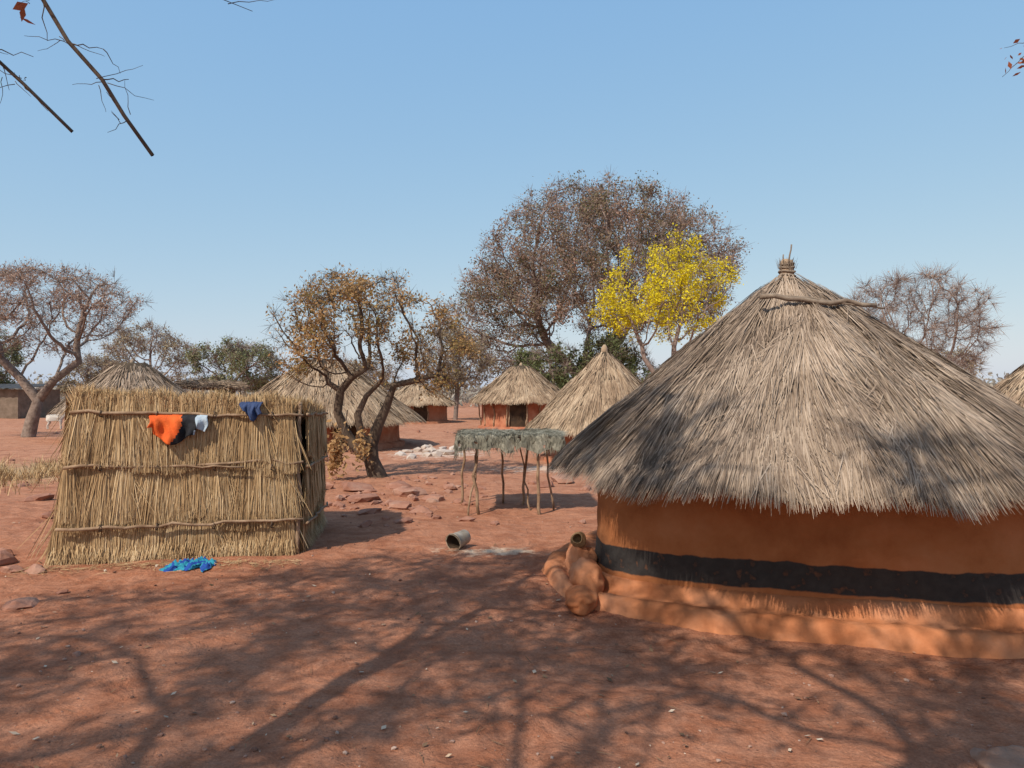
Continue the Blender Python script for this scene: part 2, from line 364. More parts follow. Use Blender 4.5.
# ------------------------------------------------------------------ other huts
def mkhut(name,x,y,Rw,Re,ze,zt,n,w,Ls,roofmat,wallcols,seed,door=None,sticks=0,Rt=.05,mess=.1):
    z0=gh(x,y)
    e=empty(name,(x,y,z0)); wm=mk(name+'_wall',wallcols,scale=3,bump=.02,bscale=6)
    b=Buf(); V,F=revolve([(Rw+.16,-.3),(Rw+.16,.10),(Rw+.02,.14),(Rw,.15),(Rw,ze*.6),(Rw,ze+.25)],72,nf0); b.add(V,F,0,.5,True)
    b.obj('wall',[wm],(0,0,0),e)
    thatch(e,'thatch_roof',Re,ze,Rt,zt,n,w,Ls,roofmat,seed=seed,tiers=6,mess=mess)
    b=Buf(); tube(b,[(0,0,zt-.12),(0,0,zt+.05),(.01,0,zt+.12)],[.10,.07,.03],8,0); b.obj('finial',[roofmat],(0,0,0),e)
    if sticks:
        b=Buf()
        for k in range(sticks):
            a=2*np.pi*(k+rng.random()*.4)/sticks; R=Rw+.05
            stick(b,(R*math.cos(a),R*math.sin(a),0),((R+.02)*math.cos(a),(R+.02)*math.sin(a),ze+.2),.035,0)
        b.obj('wall_poles',[M_pole],(0,0,0),e)
    if door is not None:
        a=math.radians(door); R=Rw+.03; dw=.36/Rw; b=Buf(); V=[];F=[]
        dh=max(ze+.05,.8)
        for k in range(7):
            t=a+(k/6-.5)*dw*2
            for z in (.12,dh): V.append((R*math.cos(t),R*math.sin(t),z))
        F=[[2*k,2*k+2,2*k+3,2*k+1] for k in range(6)]
        b.add(V,F,0)
        b.obj('door',[mk(name+'_door',[(.03,.02,.015),(.08,.05,.03)],scale=4)],(0,0,0),e)
        b=Buf()
        for t in (a-dw,a+dw): stick(b,((R+.02)*math.cos(t),(R+.02)*math.sin(t),.1),((R+.02)*math.cos(t),(R+.02)*math.sin(t),dh),.04,0)
        b.obj('door_frame',[M_pole],(0,0,0),e)
    return e
red=[(.28,.09,.05),(.38,.145,.08),(.44,.20,.12)]
mkhut('red_brick_hut',.40,33,1.75,2.2,1.22,2.78,9000,.03,.4,M_thatch_tan,red,11,door=-95,sticks=16,Rt=.35)
mkhut('cone_roof_hut',2.17,17.5,1.35,1.80,.74,2.58,14000,.016,.35,M_thatch_tan,red,12)
mkhut('thatched_round_hut',-5.55,22,2.2,2.85,.78,2.55,14000,.022,.4,M_thatch_tan,red,13,Rt=.5,door=-60)
mkhut('thatched_round_hut',-13.0,25.5,1.9,2.35,1.0,2.62,8000,.025,.4,M_thatch_grey,red,14,Rt=.45)
mkhut('brick_hut_with_door',-5.0,39,1.6,2.0,1.0,2.1,5000,.035,.4,M_thatch_tan,[(.31,.12,.065),(.40,.18,.105)],15,door=-75,Rt=.3)
mkhut('thatched_round_hut',15.2,21,1.7,2.3,.9,2.65,6000,.025,.4,M_thatch_tan,red,16,Rt=.2)
mkhut('thatched_round_hut',-8.6,30,1.6,2.1,.9,2.35,5000,.03,.4,M_thatch_tan,red,17,Rt=.3)

M_block=mk('mud_block',[(.15,.11,.08),(.25,.185,.14)],scale=3,bump=.02)
M_tin=mk('dark_tin',[(.05,.05,.055),(.11,.10,.09)],scale=4,rough=.6)
shed=empty('mud_block_shed',(-31.5,45,0))
def box(b,x0,x1,y0,y1,z0,z1,mi=0):
    V=[(x0,y0,z0),(x1,y0,z0),(x1,y1,z0),(x0,y1,z0),(x0,y0,z1),(x1,y0,z1),(x1,y1,z1),(x0,y1,z1)]
    b.add(V,[[0,3,2,1],[4,5,6,7],[0,1,5,4],[1,2,6,5],[2,3,7,6],[3,0,4,7]],mi)
b=Buf(); box(b,-4,3,-2,2,-.3,1.75); b.obj('walls',[M_block],(0,0,0),shed)
b=Buf(); V=[];nn=60
for j in range(nn+1):
    x=-4.3+7.6*j/nn; z=.03*math.sin(j*2.1)
    V+= [(x,-2.4,1.80+z),(x,2.4,2.1+z)]
b.add(V,[[2*j,2*j+2,2*j+3,2*j+1] for j in range(nn)],0); b.obj('roof_sheets',[M_tin],(0,0,0),shed)
b=Buf(); box(b,.2,1.0,-2.03,-1.98,.0,1.6); b.obj('door',[M_tin],(0,0,0),shed)

def platform(name,x,y,w,d,h,top=.25):
    e=empty(name,(x,y,0)); b=Buf()
    for sx in (-1,0,1):
        for sy in (-1,1): stick(b,(sx*w/2,sy*d/2,-.1),(sx*w/2+.04,sy*d/2,h),.04,0)
    for k in range(14):
        xx=-w/2-.1+(w+.2)*k/13; stick(b,(xx,-d/2-.1,h+.02),(xx,d/2+.1,h+.03),.03,0)
    b.obj('poles',[M_pole],(0,0,0),e)
    b=Buf(); n=2500; P=np.stack([rng.uniform(-w/2,w/2,n),rng.uniform(-d/2,d/2,n),h+.05+top*rng.random(n)*rng.random(n)],1)
    a=rng.random(n)*6.28; D=unit(np.stack([np.cos(a),np.sin(a)*.4,rng.normal(0,.12,n)],1)); S=np.tile([[0,0,1.0]],(n,1))
    strands(b,P,D,S,.5,.03,0); b.obj('straw_heap',[M_thatch_grey],(0,0,0),e)
platform('raised_storage_platform',-12.6,31,2.0,1.4,1.75)

# ------------------------------------------------------------------ grass enclosure
enc=empty('grass_bathing_enclosure',(0,0,0))
FL=np.array([-4.06,7.0]); FR=np.array([-2.16,7.40]); BR=np.array([-2.36,8.95]); BL=np.array([-4.3,8.6])
def wallpanel(parent,name,A,Bp,h0,h1,n,seed,flare0=.0):
    rs=np.random.default_rng(seed); b=Buf()
    A=np.array(A);Bp=np.array(Bp); d=Bp-A; L=np.linalg.norm(d); u=d/L; out=np.array([u[1],-u[0]])
    U=np.array([u[0],u[1],0]); O=np.array([out[0],out[1],0])
    def pt(s,z,o):
        s=np.asarray(s,float); h=h0+(h1-h0)*s
        fl=-(1-z/h)*.24*flare0*(1-s)**1.2
        return np.stack([A[0]+u[0]*(s*L+fl)+out[0]*o, A[1]+u[1]*(s*L+fl)+out[1]*o, z],axis=-1)
    ns,nz=40,16; s,t=np.meshgrid(np.linspace(0,1,ns),np.linspace(0,1,nz)); z=t*(h0+(h1-h0)*s-.08)
    Vf=pt(s,z,.0+.015*np.sin(s*40)).reshape(-1,3); Vb=pt(s,z,-.05+0*s).reshape(-1,3)
    F=[];
    for i in range(nz-1):
        for j in range(ns-1):
            a=i*ns+j; F.append([a,a+1,a+ns+1,a+ns]); c=a+ns*nz; F.append([c,c+ns,c+ns+1,c+1])
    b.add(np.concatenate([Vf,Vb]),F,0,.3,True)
    tiers=[(.0,.60,.035,.30),(.33,1.00,.06,.34),(.86,1.60,.085,.36)]
    for ti,(zl,zh,o,fr) in enumerate(tiers):
        for side in (1,-1):
            m=int(n*fr*(1 if side==1 else .3)); s=rs.random(m)
            nb=int(L*9); bid=np.floor(s*nb+.3*np.sin(s*30)); bc=(bid+.5)/nb; s=np.clip(s+(bc-s)*.14*rs.random(m),0,1)
            bh=np.sin(bid*12.9898+ti*7+seed)*43758.5453; bh=bh-np.floor(bh)
            hh=(h0+(h1-h0)*s); top=np.minimum(zh*hh/1.5,hh)+rs.normal(0,.025,m)
            low=zl+.16*(bh-.5)+.05*np.sin(s*L*5+zl*9)+.13*rs.random(m)**2; low=np.maximum(low,0)
            if zl==0: low=np.zeros(m)+.02*rs.random(m)
            z1=low+(top-low)*(.5+.5*rs.random(m)); ln=(z1-low)*(.5+.55*rs.random(m))
            st=rs.random(m)<.4; ln=np.where(st,(z1-low),ln)
            oo=(o+.03*bh+rs.random(m)*.035) if side==1 else (-.06-o*.5-rs.random(m)*.03)
            P=pt(s,z1,oo)
            lean=rs.normal(0,.07,m)+.12*(bh-.5)+.04*np.sin(s*L*6+zl*4); lean[rs.random(m)<.07]*=4
            D=unit(np.array([0,0,-1.0])+U*(lean-.10*flare0*(1-s)**2)[:,None]+O*(rs.random(m)*.07*side)[:,None])
            S=unit(U+O*rs.normal(0,.5,m)[:,None])
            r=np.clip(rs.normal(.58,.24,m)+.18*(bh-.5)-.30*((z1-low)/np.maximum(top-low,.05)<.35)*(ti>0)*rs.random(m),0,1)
            strands(b,P,D,S,ln,.0062*(.6+.9*rs.random(m)),1,r,tipw=.5)
    m=n//4; s=rs.random(m); hh=h0+(h1-h0)*s+.02*np.sin(s*23)+.02*np.sin(s*51)
    P=pt(s,hh-.20+.1*rs.random(m),rs.uniform(-.06,.12,m)); D=unit(np.array([0,0,1.0])+U*rs.normal(0,.35,m)[:,None]+O*rs.normal(0.0,.25,m)[:,None])
    strands(b,P,D,unit(U+O*rs.normal(0,.5,m)[:,None]),.10+.13*rs.random(m)**1.5,.0065,1,np.clip(rs.normal(.65,.2,m),0,1),droop=.15)
    m=n//12; s=rs.random(m); P=pt(s,.15+.1*rs.random(m),.06+0*s); D=unit(np.array([0,0,-1.0])+U*rs.normal(0,.25,m)[:,None]+O*rs.uniform(.0,.6,m)[:,None])
    strands(b,P,D,U+0*P,.2,.007,1)
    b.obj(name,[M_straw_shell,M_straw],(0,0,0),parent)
wallpanel(enc,'front_grass_wall',FL,FR,1.60,1.52,36000,1,1.0)
wallpanel(enc,'right_grass_wall',FR,BR,1.52,1.38,14000,2)
wallpanel(enc,'left_grass_wall',BL,FL,1.56,1.60,7000,3)
wallpanel(enc,'back_grass_wall',BR,BL,1.42,1.56,7000,4)
b=Buf()
fo=unit(np.array([FR[1]-FL[1],-(FR[0]-FL[0])])); ro=unit(np.array([BR[1]-FR[1],-(BR[0]-FR[0])]))
for z in (1.41,.90,.34):
    e0=FL+fo*.155-(FR-FL)*(.015+.055*(1.4-z)); e1=FR+fo*.155+(FR-FL)*.05
    stick(b,(*e0,z),(*e1,z-.04 if z>1 else z+.02),.016,0,n=16,bend=.0045,sides=7)
    e0=FR+ro*.14-(BR-FR)*.06; e1=BR+ro*.14
    stick(b,(*e0,z-.03),(*e1,z-.07),.016,0,n=10,bend=.005,sides=7)
stick(b,(FL[0]+.6,6.98,.91),(FL[0]+1.5,7.13,.88),.012,0,n=8,bend=.01)
b.obj('binding_poles',[M_pole],(0,0,0),enc)
b=Buf()
for c,h in ((FL,1.5),(FR+fo*.06+ro*.04,1.50),(BR,1.40),(BL,1.6)): stick(b,(*c,-.1),(c[0]+.02,c[1],h),.026,0,n=8,bend=.006)
b.obj('corner_posts',[M_pole],(0,0,0),enc)
b=Buf()
for z in (1.40,.90,.345):
    for s in (.12,.37,.63,.9):
        c=FL+(FR-FL)*s+fo*.155; a=np.linspace(0,2*np.pi,9)
        tube(b,np.stack([c[0]+.01*np.sin(a*3),c[1]+.028*np.cos(a),z-.03*s+.03*np.sin(a)],1),.006,4,0,cap=False)
b.obj('bark_ties',[M_bark],(0,0,0),enc)

# ------------------------------------------------------------------ laundry
def cloth_m(n,c,c2): return mk(n,[c,c2],scale=6,rough=.85,bump=.004,bscale=60,spec=.2)
M_or=cloth_m('orange_cloth',(.62,.09,.02),(.72,.14,.03)); M_bk=cloth_m('black_cloth',(.012,.012,.015),(.03,.03,.035)); M_lb=cloth_m('pale_cloth',(.30,.38,.46),(.45,.52,.58))
M_nv=cloth_m('navy_cloth',(.025,.04,.10),(.05,.075,.16)); M_tq=cloth_m('turquoise_cloth',(.02,.20,.30),(.04,.30,.38)); M_bl=cloth_m('blue_cloth',(.015,.05,.24),(.02,.08,.32))
def garment(name,loc,w,hfun,matfun,mats,ang,seed):
    nu,nv=40,22; b=Buf(); V=[]
    rs=np.random.default_rng(seed); ph=rs.random(6)*6.28
    for j in range(nv):
        for i in range(nu):
            u=i/(nu-1); v=j/(nv-1)
            h=hfun(u); s=v*(h+.06)-.06
            if s<0: y=.03+(-s)*.2; z=.012-abs(s+.02)*.25
            else: y=-.02-.02*min(1,s/.04); z=-s
            f=min(1,max(0,s)/.1)
            y-= f*(.022*math.sin(u*17+ph[0]+3*v)+.012*math.sin(u*37+ph[1]-4*v)+.01)
            x=(u-.5)*w*(1-.10*v*math.sin(u*5+ph[2]))+.010*math.sin(v*9+ph[3])
            z+=.012*math.sin(u*11+ph[4])*f
            V.append((x,y,z))
    for j in range(nv-1):
        for i in range(nu-1):
            a=j*nu+i; b.f.append([a,a+1,a+nu+1,a+nu]); b.mi.append(matfun((i+.5)/nu,(j+.5)/nv)); b.r.append(.5); b.sm.append(True)
    b.v.append(np.array(V)); b.n+=len(V)
    o=b.obj(name,mats,loc); o.rotation_euler=(0,0,ang)
    md=o.modifiers.new('thick','SOLIDIFY'); md.thickness=.004; return o
ang=math.atan2(FR[1]-FL[1],FR[0]-FL[0])
def onfront(s,o=.175): c=FL+(FR-FL)*s+fo*o; return float(c[0]),float(c[1])
x,y=onfront(.475)
garment('hanging_orange_and_black_shirt',(x,y,1.375),.52,lambda u:.20+.03*math.sin(u*3.3)-.03*math.sin(u*9+1)+(-.06 if u<.1 else 0)+(-.07 if u>.80 else 0),
   lambda u,v:0 if u<.46+.08*math.sin(v*5) else (1 if u<.80-.05*v else 2),[M_or,M_bk,M_lb],ang,5)
x,y=onfront(.80)
garment('hanging_navy_cloth',(x,y,1.49),.20,lambda u:.17-.10*abs(u-.6)*2,lambda u,v:0,[M_nv],ang,8)
b=Buf(); nu=40;nv=26;V=[]
for j in range(nv):
    for i in range(nu):
        u=i/(nu-1)-.5;v=j/(nv-1)-.5
        ed=max(0,1-(2*abs(u))**4)*max(0,1-(2*abs(v))**4)
        hgt=.004+ed*(.015+.09*abs(mnoise.noise(Vector((u*6,v*7,2))))+.05*abs(mnoise.noise(Vector((u*14,v*16,5)))))
        V.append((u*.40*(1+.35*mnoise.noise(Vector((v*4,1,u*2)))),v*.26*(1+.8*mnoise.noise(Vector((u*5,4,v*2))))+.05*math.sin(u*6),hgt))
for j in range(nv-1):
    for i in range(nu-1):
        a=j*nu+i; b.f.append([a,a+1,a+nu+1,a+nu]); q_=mnoise.noise(Vector((i*.16,j*.22,9))); b.mi.append(1 if q_>.02 else 0); b.r.append(.5); b.sm.append(True)
b.v.append(np.array(V)); b.n=len(V)
gx,gy=-2.92,6.76; b.obj('blue_cloth_on_ground',[M_tq,M_bl],(gx,gy,gh(gx,gy)+.004))

# ------------------------------------------------------------------ drying rack with draped grey netting
rk=empty('stick_drying_rack',(-.03,10.2,0)); b=Buf()
for a,c,r in (((-.70,.55,0),(-.64,.5,.93),.022),((-.40,-.35,0),(-.46,-.33,.97),.024),((-.55,-.4,0.0),(-.42,-.1,.9),.015),((.17,.45,0),(.28,.4,.93),.024),((.30,-.05,0),(.12,.2,.9),.014),((.40,-.38,0),(.36,-.36,.96),.026),((.60,.0,0),(.50,-.1,.95),.018),((-.1,.6,0),(-.1,.55,.93),.02)):
    stick(b,(a[0],a[1],-.08),c,r,0,n=7,bend=.018)
for s in (-.36,.0,.45): stick(b,(-.72,s,.93),(.66,s,.95),.022,0,n=10,bend=.008)
for k in range(16): xx=-.66+1.28*k/15; stick(b,(xx,-.45,.97),(xx+.03,.6,.96),.014,0,n=5,bend=.01)
b.obj('legs_and_frame',[M_pole],(0,0,0),rk)
M_net=mk('grey_netting',[(.11,.105,.08),(.25,.235,.185),(.40,.375,.30)],scale=5,attr=.5,transl=.15)
b=Buf(); nu,nv=70,50;V=[];F=[]
for j in range(nv):
    for i in range(nu):
        u=i/(nu-1)*2-1; v=j/(nv-1)*2-1
        x=u*.78; y=.08+v*.72; z=1.03+.04*mnoise.noise(Vector((u*3,v*3,1)))+.03*mnoise.noise(Vector((u*8,v*8,3)))
        eu=max(0,abs(u)-.88); ev=max(0,abs(v)-.80)
        dl=.75+.8*abs(mnoise.noise(Vector((u*3.1,v*2.3,6))))
        z-=eu*1.0*dl+ev*1.0*dl
        x-=math.copysign(eu*.55,u); y-=math.copysign(ev*.62,v)-.02*math.sin(u*22)*min(1,ev*8)
        V.append((x,y,z))
for j in range(nv-1):
    for i in range(nu-1):
        a=j*nu+i
        if mnoise.noise(Vector((i*.31,j*.37,2)))>.45: continue
        F.append([a,a+1,a+nu+1,a+nu])
b.add(V,F,0,np.clip(rng.normal(.45,.2,len(F)),0,1),True)
V=np.array(V); n=9000; k=rng.integers(0,len(V),n); a=rng.random(n)*6.28
onedge=(np.abs(V[k,1]-.08)>.56)|(np.abs(V[k,0])>.69)
D=np.where(onedge[:,None],unit(np.stack([rng.normal(0,.35,n),rng.normal(0,.1,n),-1+0*a],1)),unit(np.stack([np.cos(a),np.sin(a),rng.normal(0,.12,n)],1)))
strands(b,V[k]+np.array([0,0,.008])+rng.normal(0,.01,(n,3)),D,unit(np.stack([np.cos(a+1.5),np.sin(a+1.5),.4+0*a],1)),np.where(onedge,.03+.08*rng.random(n),.05+.08*rng.random(n)),.006,0,np.clip(rng.normal(.5,.25,n),0,1),droop=.05)
b.obj('draped_netting',[M_net],(0,0,0),rk)

# ------------------------------------------------------------------ bucket
M_bkt=mk('bucket_metal',[(.24,.18,.12),(.46,.38,.29)],scale=9,rough=.6,spec=.4); M_bin=mk('bucket_inside',[(.06,.04,.028),(.13,.085,.055)],scale=6)
b=Buf(); pr=[(0,-.13),(.085,-.13),(.092,-.125),(.098,-.02),(.104,.06),(.108,.115),(.116,.118),(.118,.126),(.114,.132),(.106,.128)]
V,F=revolve(pr,32); b.add(V,F,0,.5,True)
pr=[(.106,.128),(.100,.06),(.092,-.03),(.086,-.118),(0,-.12)]; V,F=revolve(pr,32); b.add(V,F,1,.5,True)
a=np.linspace(0,np.pi,14); tube(b,np.stack([.112*np.cos(a),.112*np.sin(a)*.98,.14+.015*np.sin(a)],1),.004,5,0,cap=False)
bk=b.obj('metal_bucket',[M_bkt,M_bin],(-.54,7.65,gh(-.54,7.65)+.085)); bk.rotation_euler=(math.radians(98),math.radians(4),math.radians(-32)); bk.scale=(.8,.8,.8)

# ------------------------------------------------------------------ rocks
b=Buf(); sd=1
def addrock(x,y,s,f=.5,sub=2):
    global sd; sd+=1
    rock(b,(x,y,gh(x,y)+s*f*.18),(s,s*random.uniform(.6,.95),s*f),0,sd,sub,random.random())
for (x,y,s,f) in [(-1.9,9.9,.20,.35),(-1.55,10.4,.26,.3),(-1.2,10.0,.16,.45),(-2.2,11.0,.3,.35),(-1.6,11.6,.34,.35),(-1.15,11.1,.18,.5),(-.75,10.9,.12,.5),(-1.0,12.2,.22,.45),(-1.9,12.6,.35,.35),(-2.5,12.2,.3,.4),(-1.35,9.2,.14,.3),(-1.75,8.9,.12,.4),(-.2,9.0,.07,.5),(-3.2,12.0,.25,.5),
   (-4.75,6.95,.16,.6),(-4.45,6.65,.11,.6),(-4.2,6.6,.10,.55),(-4.55,6.45,.09,.5),(-5.0,7.3,.15,.55),(-3.65,5.55,.13,.4),(-3.55,5.9,.05,.5),(-3.7,5.3,.06,.4),(-2.65,4.55,.035,.6),
   (.55,12.5,.2,.5),(.9,13.2,.25,.5),(1.2,12.0,.16,.5),(.85,9.1,.07,.5),(.6,7.4,.05,.5),(-5.9,9.5,.12,.5),(-7,11,.2,.5)]:
    addrock(x,y,s,f)
for k in range(170):
    y=random.uniform(12,30); x=random.uniform(-.72,.3)*y
    if mnoise.noise(Vector((x*.35,y*.25,3)))<-.05: continue
    addrock(x,y,random.uniform(.04,.2)*random.uniform(.5,1.1),random.uniform(.35,.7),1)
for k in range(120):
    addrock(random.gauss(-1.9,.9),random.gauss(11.5,1.4),random.uniform(.02,.12),random.uniform(.35,.7),1)
b.obj('scattered_rocks',[M_stone])
b=Buf(); rock(b,(2.10,3.12,.0),(.20,.16,.10),0,41,4); b.obj('foreground_boulder',[mk('boulder',[(.24,.12,.075),(.36,.21,.145)],scale=5,bump=.014,bscale=20)])
b=Buf()
for k in range(1500):
    y=2.6+8*random.random()**1.4; x=random.uniform(-.75,.75)*y; s=random.choice([.004,.006,.006,.009,.015])*random.uniform(.7,1.3)
    if (x-HX)**2+(y-HY)**2<5.2: continue
    if mnoise.noise(Vector((x*.8,y*.8,3)))<-.08: continue
    sd+=1; rock(b,(x,y,gh(x,y)+s*.3),(s,s*.8,s*.6),0,sd,1,random.random()**1.5)
b.obj('pebbles',[mk('pebble',[(.16,.08,.055),(.32,.17,.12),(.42,.30,.24)],scale=3,attr=.8)])
b=Buf(); n=800; yy=2.6+7*rng.random(n)**1.3; xx=rng.uniform(-.75,.6,n)*yy
P=np.array([(a,c,gh(a,c)+.012) for a,c in zip(xx,yy)])
a=rng.random(n)*6.28; A=np.stack([np.cos(a),np.sin(a),rng.normal(0,.25,n)],1); B2=np.stack([-np.sin(a),np.cos(a),rng.normal(0,.25,n)],1); s=(.006+.020*rng.random(n)**3)[:,None]
V=np.stack([P-A*s,P+B2*s*.5,P+A*s,P-B2*s*.5],1).reshape(-1,3); b.addq(V,(np.arange(n)*4)[:,None]+np.array([[0,1,2,3]]),0,rng.random(n))
n=300; yy=2.8+7*rng.random(n)**1.3; xx=rng.uniform(-.75,.5,n)*yy; P=np.array([(a,c,gh(a,c)+.010) for a,c in zip(xx,yy)]); a=rng.random(n)*6.28
strands(b,P,np.stack([np.cos(a),np.sin(a),0*a],1),np.stack([-np.sin(a),np.cos(a),0*a+.3],1),.03+.1*rng.random(n),.004,0,rng.random(n)*.4)
b.obj('leaf_litter',[mk('litter',[(.12,.07,.04),(.30,.18,.10),(.62,.50,.38)],scale=3,attr=.85)])
b=Buf(); n=700; c=rng.random(n); P=np.stack([-4.4+2.4*c,6.72+.35*c-np.abs(rng.normal(0,.14,n)),0*c],1)
P[:,2]=[gh(p[0],p[1])+.012 for p in P]; a=rng.random(n)*6.28
strands(b,P,np.stack([np.cos(a),np.sin(a),0*a+.02],1),np.stack([-np.sin(a),np.cos(a),0*a+.3],1),.04+.10*rng.random(n),.004,0,rng.random(n)*.8)
b.obj('fallen_straw',[M_straw])
b=Buf()
for k in range(26):
    sd+=1; x=random.gauss(-1.95,.42); y=random.gauss(20,.8); rock(b,(x,y,gh(x,y)+.03),(random.uniform(.08,.22),random.uniform(.1,.2),random.uniform(.05,.12)),0,sd,1,random.random())
b.obj('white_rubble_heap',[mk('white_rubble',[(.36,.28,.23),(.54,.46,.40)],scale=4,attr=.4)])
b=Buf(); n=5000; cx=rng.normal(-9.6,1.0,n); cy=rng.normal(14,1.2,n); cl=np.array([mnoise.noise(Vector((x*1.3,y*1.3,0))) for x,y in zip(cx,cy)]); k=cl>-.05
cx=cx[k];cy=cy[k];m=len(cx); P=np.stack([cx,cy,[gh(a,c)-.02 for a,c in zip(cx,cy)]],1)
strands(b,P,unit(np.stack([rng.normal(0,.35,m),rng.normal(0,.35,m),1+0*cx],1)),unit(np.stack([rng.normal(size=m),rng.normal(size=m),0*cx],1)),.12+.25*rng.random(m),.012,0,rng.random(m),droop=.15)
b.obj('dry_grass',[M_straw])

# ------------------------------------------------------------------ trees
def colonize(nodes,parents,att,step,kill,iters=80,jit=.15,seed=0):
    rs=np.random.default_rng(seed)
    pos=[np.array(p,float) for p in nodes]; par=list(parents)
    A=np.array(att); P=np.array(pos)
    D=np.linalg.norm(A[:,None]-P[None],axis=2); near=D.argmin(1); dist=D.min(1)
    for it in range(iters):
        if len(A)<3: break
        idx=np.unique(near); new=[];np_=[]
        for i in idx:
            sel=near==i; v=unit(A[sel]-pos[i]).sum(0); nv=np.linalg.norm(v)
            if nv<1e-3: continue
            d=v/nv+rs.normal(0,jit,3); d/=np.linalg.norm(d)
            q=pos[i]+d*step; new.append(q); np_.append(i)
        if not new: break
        Q=np.array(new)
        Pall=np.array(pos); md=np.array([np.min(np.linalg.norm(Pall-q,axis=1)) for q in Q]); keep=md>step*.35
        if not keep.any(): break
        base=len(pos); Q=Q[keep]; np2=[p for p,kk in zip(np_,keep) if kk]
        for q,p in zip(Q,np2): pos.append(q); par.append(p)
        D=np.linalg.norm(A[:,None]-Q[None],axis=2); dm=D.min(1); am=D.argmin(1)+base
        u=dm<dist; near=np.where(u,am,near); dist=np.where(u,dm,dist)
        k=dist>kill; A=A[k]; near=near[k]; dist=dist[k]
    return np.array(pos),np.array(par)
def ellips(c,r,n,seed,shell=.5,zmin=None,flatbottom=False,clump=0,lumpa=.28):
    rs=np.random.default_rng(seed); out=[]
    while len(out)<n:
        d=unit(rs.normal(size=3)); rad=rs.random()**(1/3) if rs.random()>shell else .75+.25*rs.random()
        lump=1+lumpa*mnoise.noise(Vector(d*2.0+np.array([seed*1.3,0,0])))
        p=d*rad*lump
        if flatbottom and p[2]<-.45: continue
        q=np.array(c)+p*np.array(r)
        if clump and mnoise.noise(Vector(q*clump+np.array([seed,2.0,1.0])))<-.12 and rs.random()<.85: continue
        out.append(q)
    return np.array(out)
def tree(name,loc,trunk,tpar,att,step,kill,Rb,r0,mats,nleaf,lsize,spread,seed,twig=0,twl=.4,tww=.02,extra=None,lclump=.6,rmin=None,jit=.15,e=2.2,thinf=2.2):
    loc=np.array(loc,float)
    pos,par=colonize(trunk,tpar,att,step,kill,seed=seed,jit=jit)
    n=len(pos); ch=[[] for _ in range(n)]
    for i,p in enumerate(par):
        if p>=0: ch[p].append(i)
    R=np.zeros(n)
    order=[];st=[0]
    while st:
        i=st.pop(); order.append(i); st+=ch[i]
    for i in reversed(order):
        R[i]=r0 if not ch[i] else (sum(R[c]**e for c in ch[i])+ (r0*.25)**e)**(1/e)
    rb=R[0]; R=r0+(R-r0)*(Rb-r0)/max(1e-6,rb-r0)
    if rmin:
        for k,v in rmin.items(): R[k]=max(R[k],v)
    b=Buf(); st=[(0,None)]
    while st:
        i,p=st.pop(); pts=[];rad=[]
        if p is not None: pts.append(pos[p]); rad.append(min(R[p],R[i]*1.25))
        else: pts.append(pos[i]-np.array([0,0,.3])); rad.append(R[i]*1.35)
        while True:
            pts.append(pos[i]); rad.append(R[i])
            if not ch[i]: break
            c=sorted(ch[i],key=lambda k:-R[k])
            for k in c[1:]: st.append((k,i))
            i=c[0]
        if len(pts)>1:
            mr=max(rad); tube(b,pts,rad,8 if mr>Rb*.3 else (5 if mr>Rb*.1 else 3),0,rng.random(),cap=False,wob=.12 if mr>Rb*.3 else 0)
    thin=np.where(R<r0*thinf)[0]; thin=thin[thin>=len(trunk)]
    if twig and len(thin):
        k=rng.choice(thin,twig); P=pos[k]; d=pos[k]-pos[np.maximum(par[k],0)]
        D=unit(unit(d)*.6+rng.normal(0,.55,(twig,3))); S=unit(np.cross(D,rng.normal(size=(twig,3))))
        L=twl*(.4+.8*rng.random(twig)); strands(b,P,D,S,L,tww,0,tipw=.4)
    if nleaf and len(thin):
        w=np.array([max(.02,.5+lclump*1.6*mnoise.noise(Vector(pos[k]*(1.1/ (spread*3+.3))))) for k in thin])**1.5; w/=w.sum()
        k=rng.choice(thin,nleaf,p=w); P=pos[k]+rng.normal(0,spread,(nleaf,3))
        tone=np.array([mnoise.noise(Vector(pos[j]*(.5/ (spread+.1)))) for j in thin]); td=dict(zip(thin,tone))
        r=np.clip(.5+.55*np.array([td[j] for j in k])+rng.normal(0,.2,nleaf),0,1)
        leaves(b,P,lsize,1,r)
    if extra: extra(b,pos)
    return b.obj(name,mats,tuple(loc))

def L3(name,cols,t=.25): return mk(name,cols,scale=.8,attr=.8,transl=t,rough=.8)
LF_big=L3('leaf_red_brown',[(.13,.135,.06),(.22,.175,.10),(.32,.20,.145),(.40,.25,.20)],.3)
LF_yel=L3('leaf_yellow',[(.50,.40,.02),(.74,.60,.02),(.82,.70,.06)],.3)
LF_or=L3('leaf_orange_brown',[(.20,.17,.055),(.33,.22,.085),(.46,.27,.12),(.54,.35,.18)],.35)
LF_pink=L3('leaf_pinkish',[(.30,.20,.15),(.42,.28,.21),(.48,.35,.27)])
LF_grn=L3('leaf_dull_green',[(.13,.15,.07),(.20,.21,.105),(.28,.26,.15)])
LF_dk=L3('leaf_dark_green',[(.08,.10,.04),(.14,.16,.07),(.21,.21,.10)])
LF_tan=L3('leaf_tan',[(.24,.19,.12),(.34,.27,.17),(.42,.34,.22)])
LF_red=L3('leaf_dry_red',[(.25,.07,.03),(.38,.12,.06)],.3)
M_barkfar=mk('bark_far',[(.18,.13,.11),(.30,.225,.19)],scale=6)  # far trees: haze is put into paler, greyer bark and leaf colours

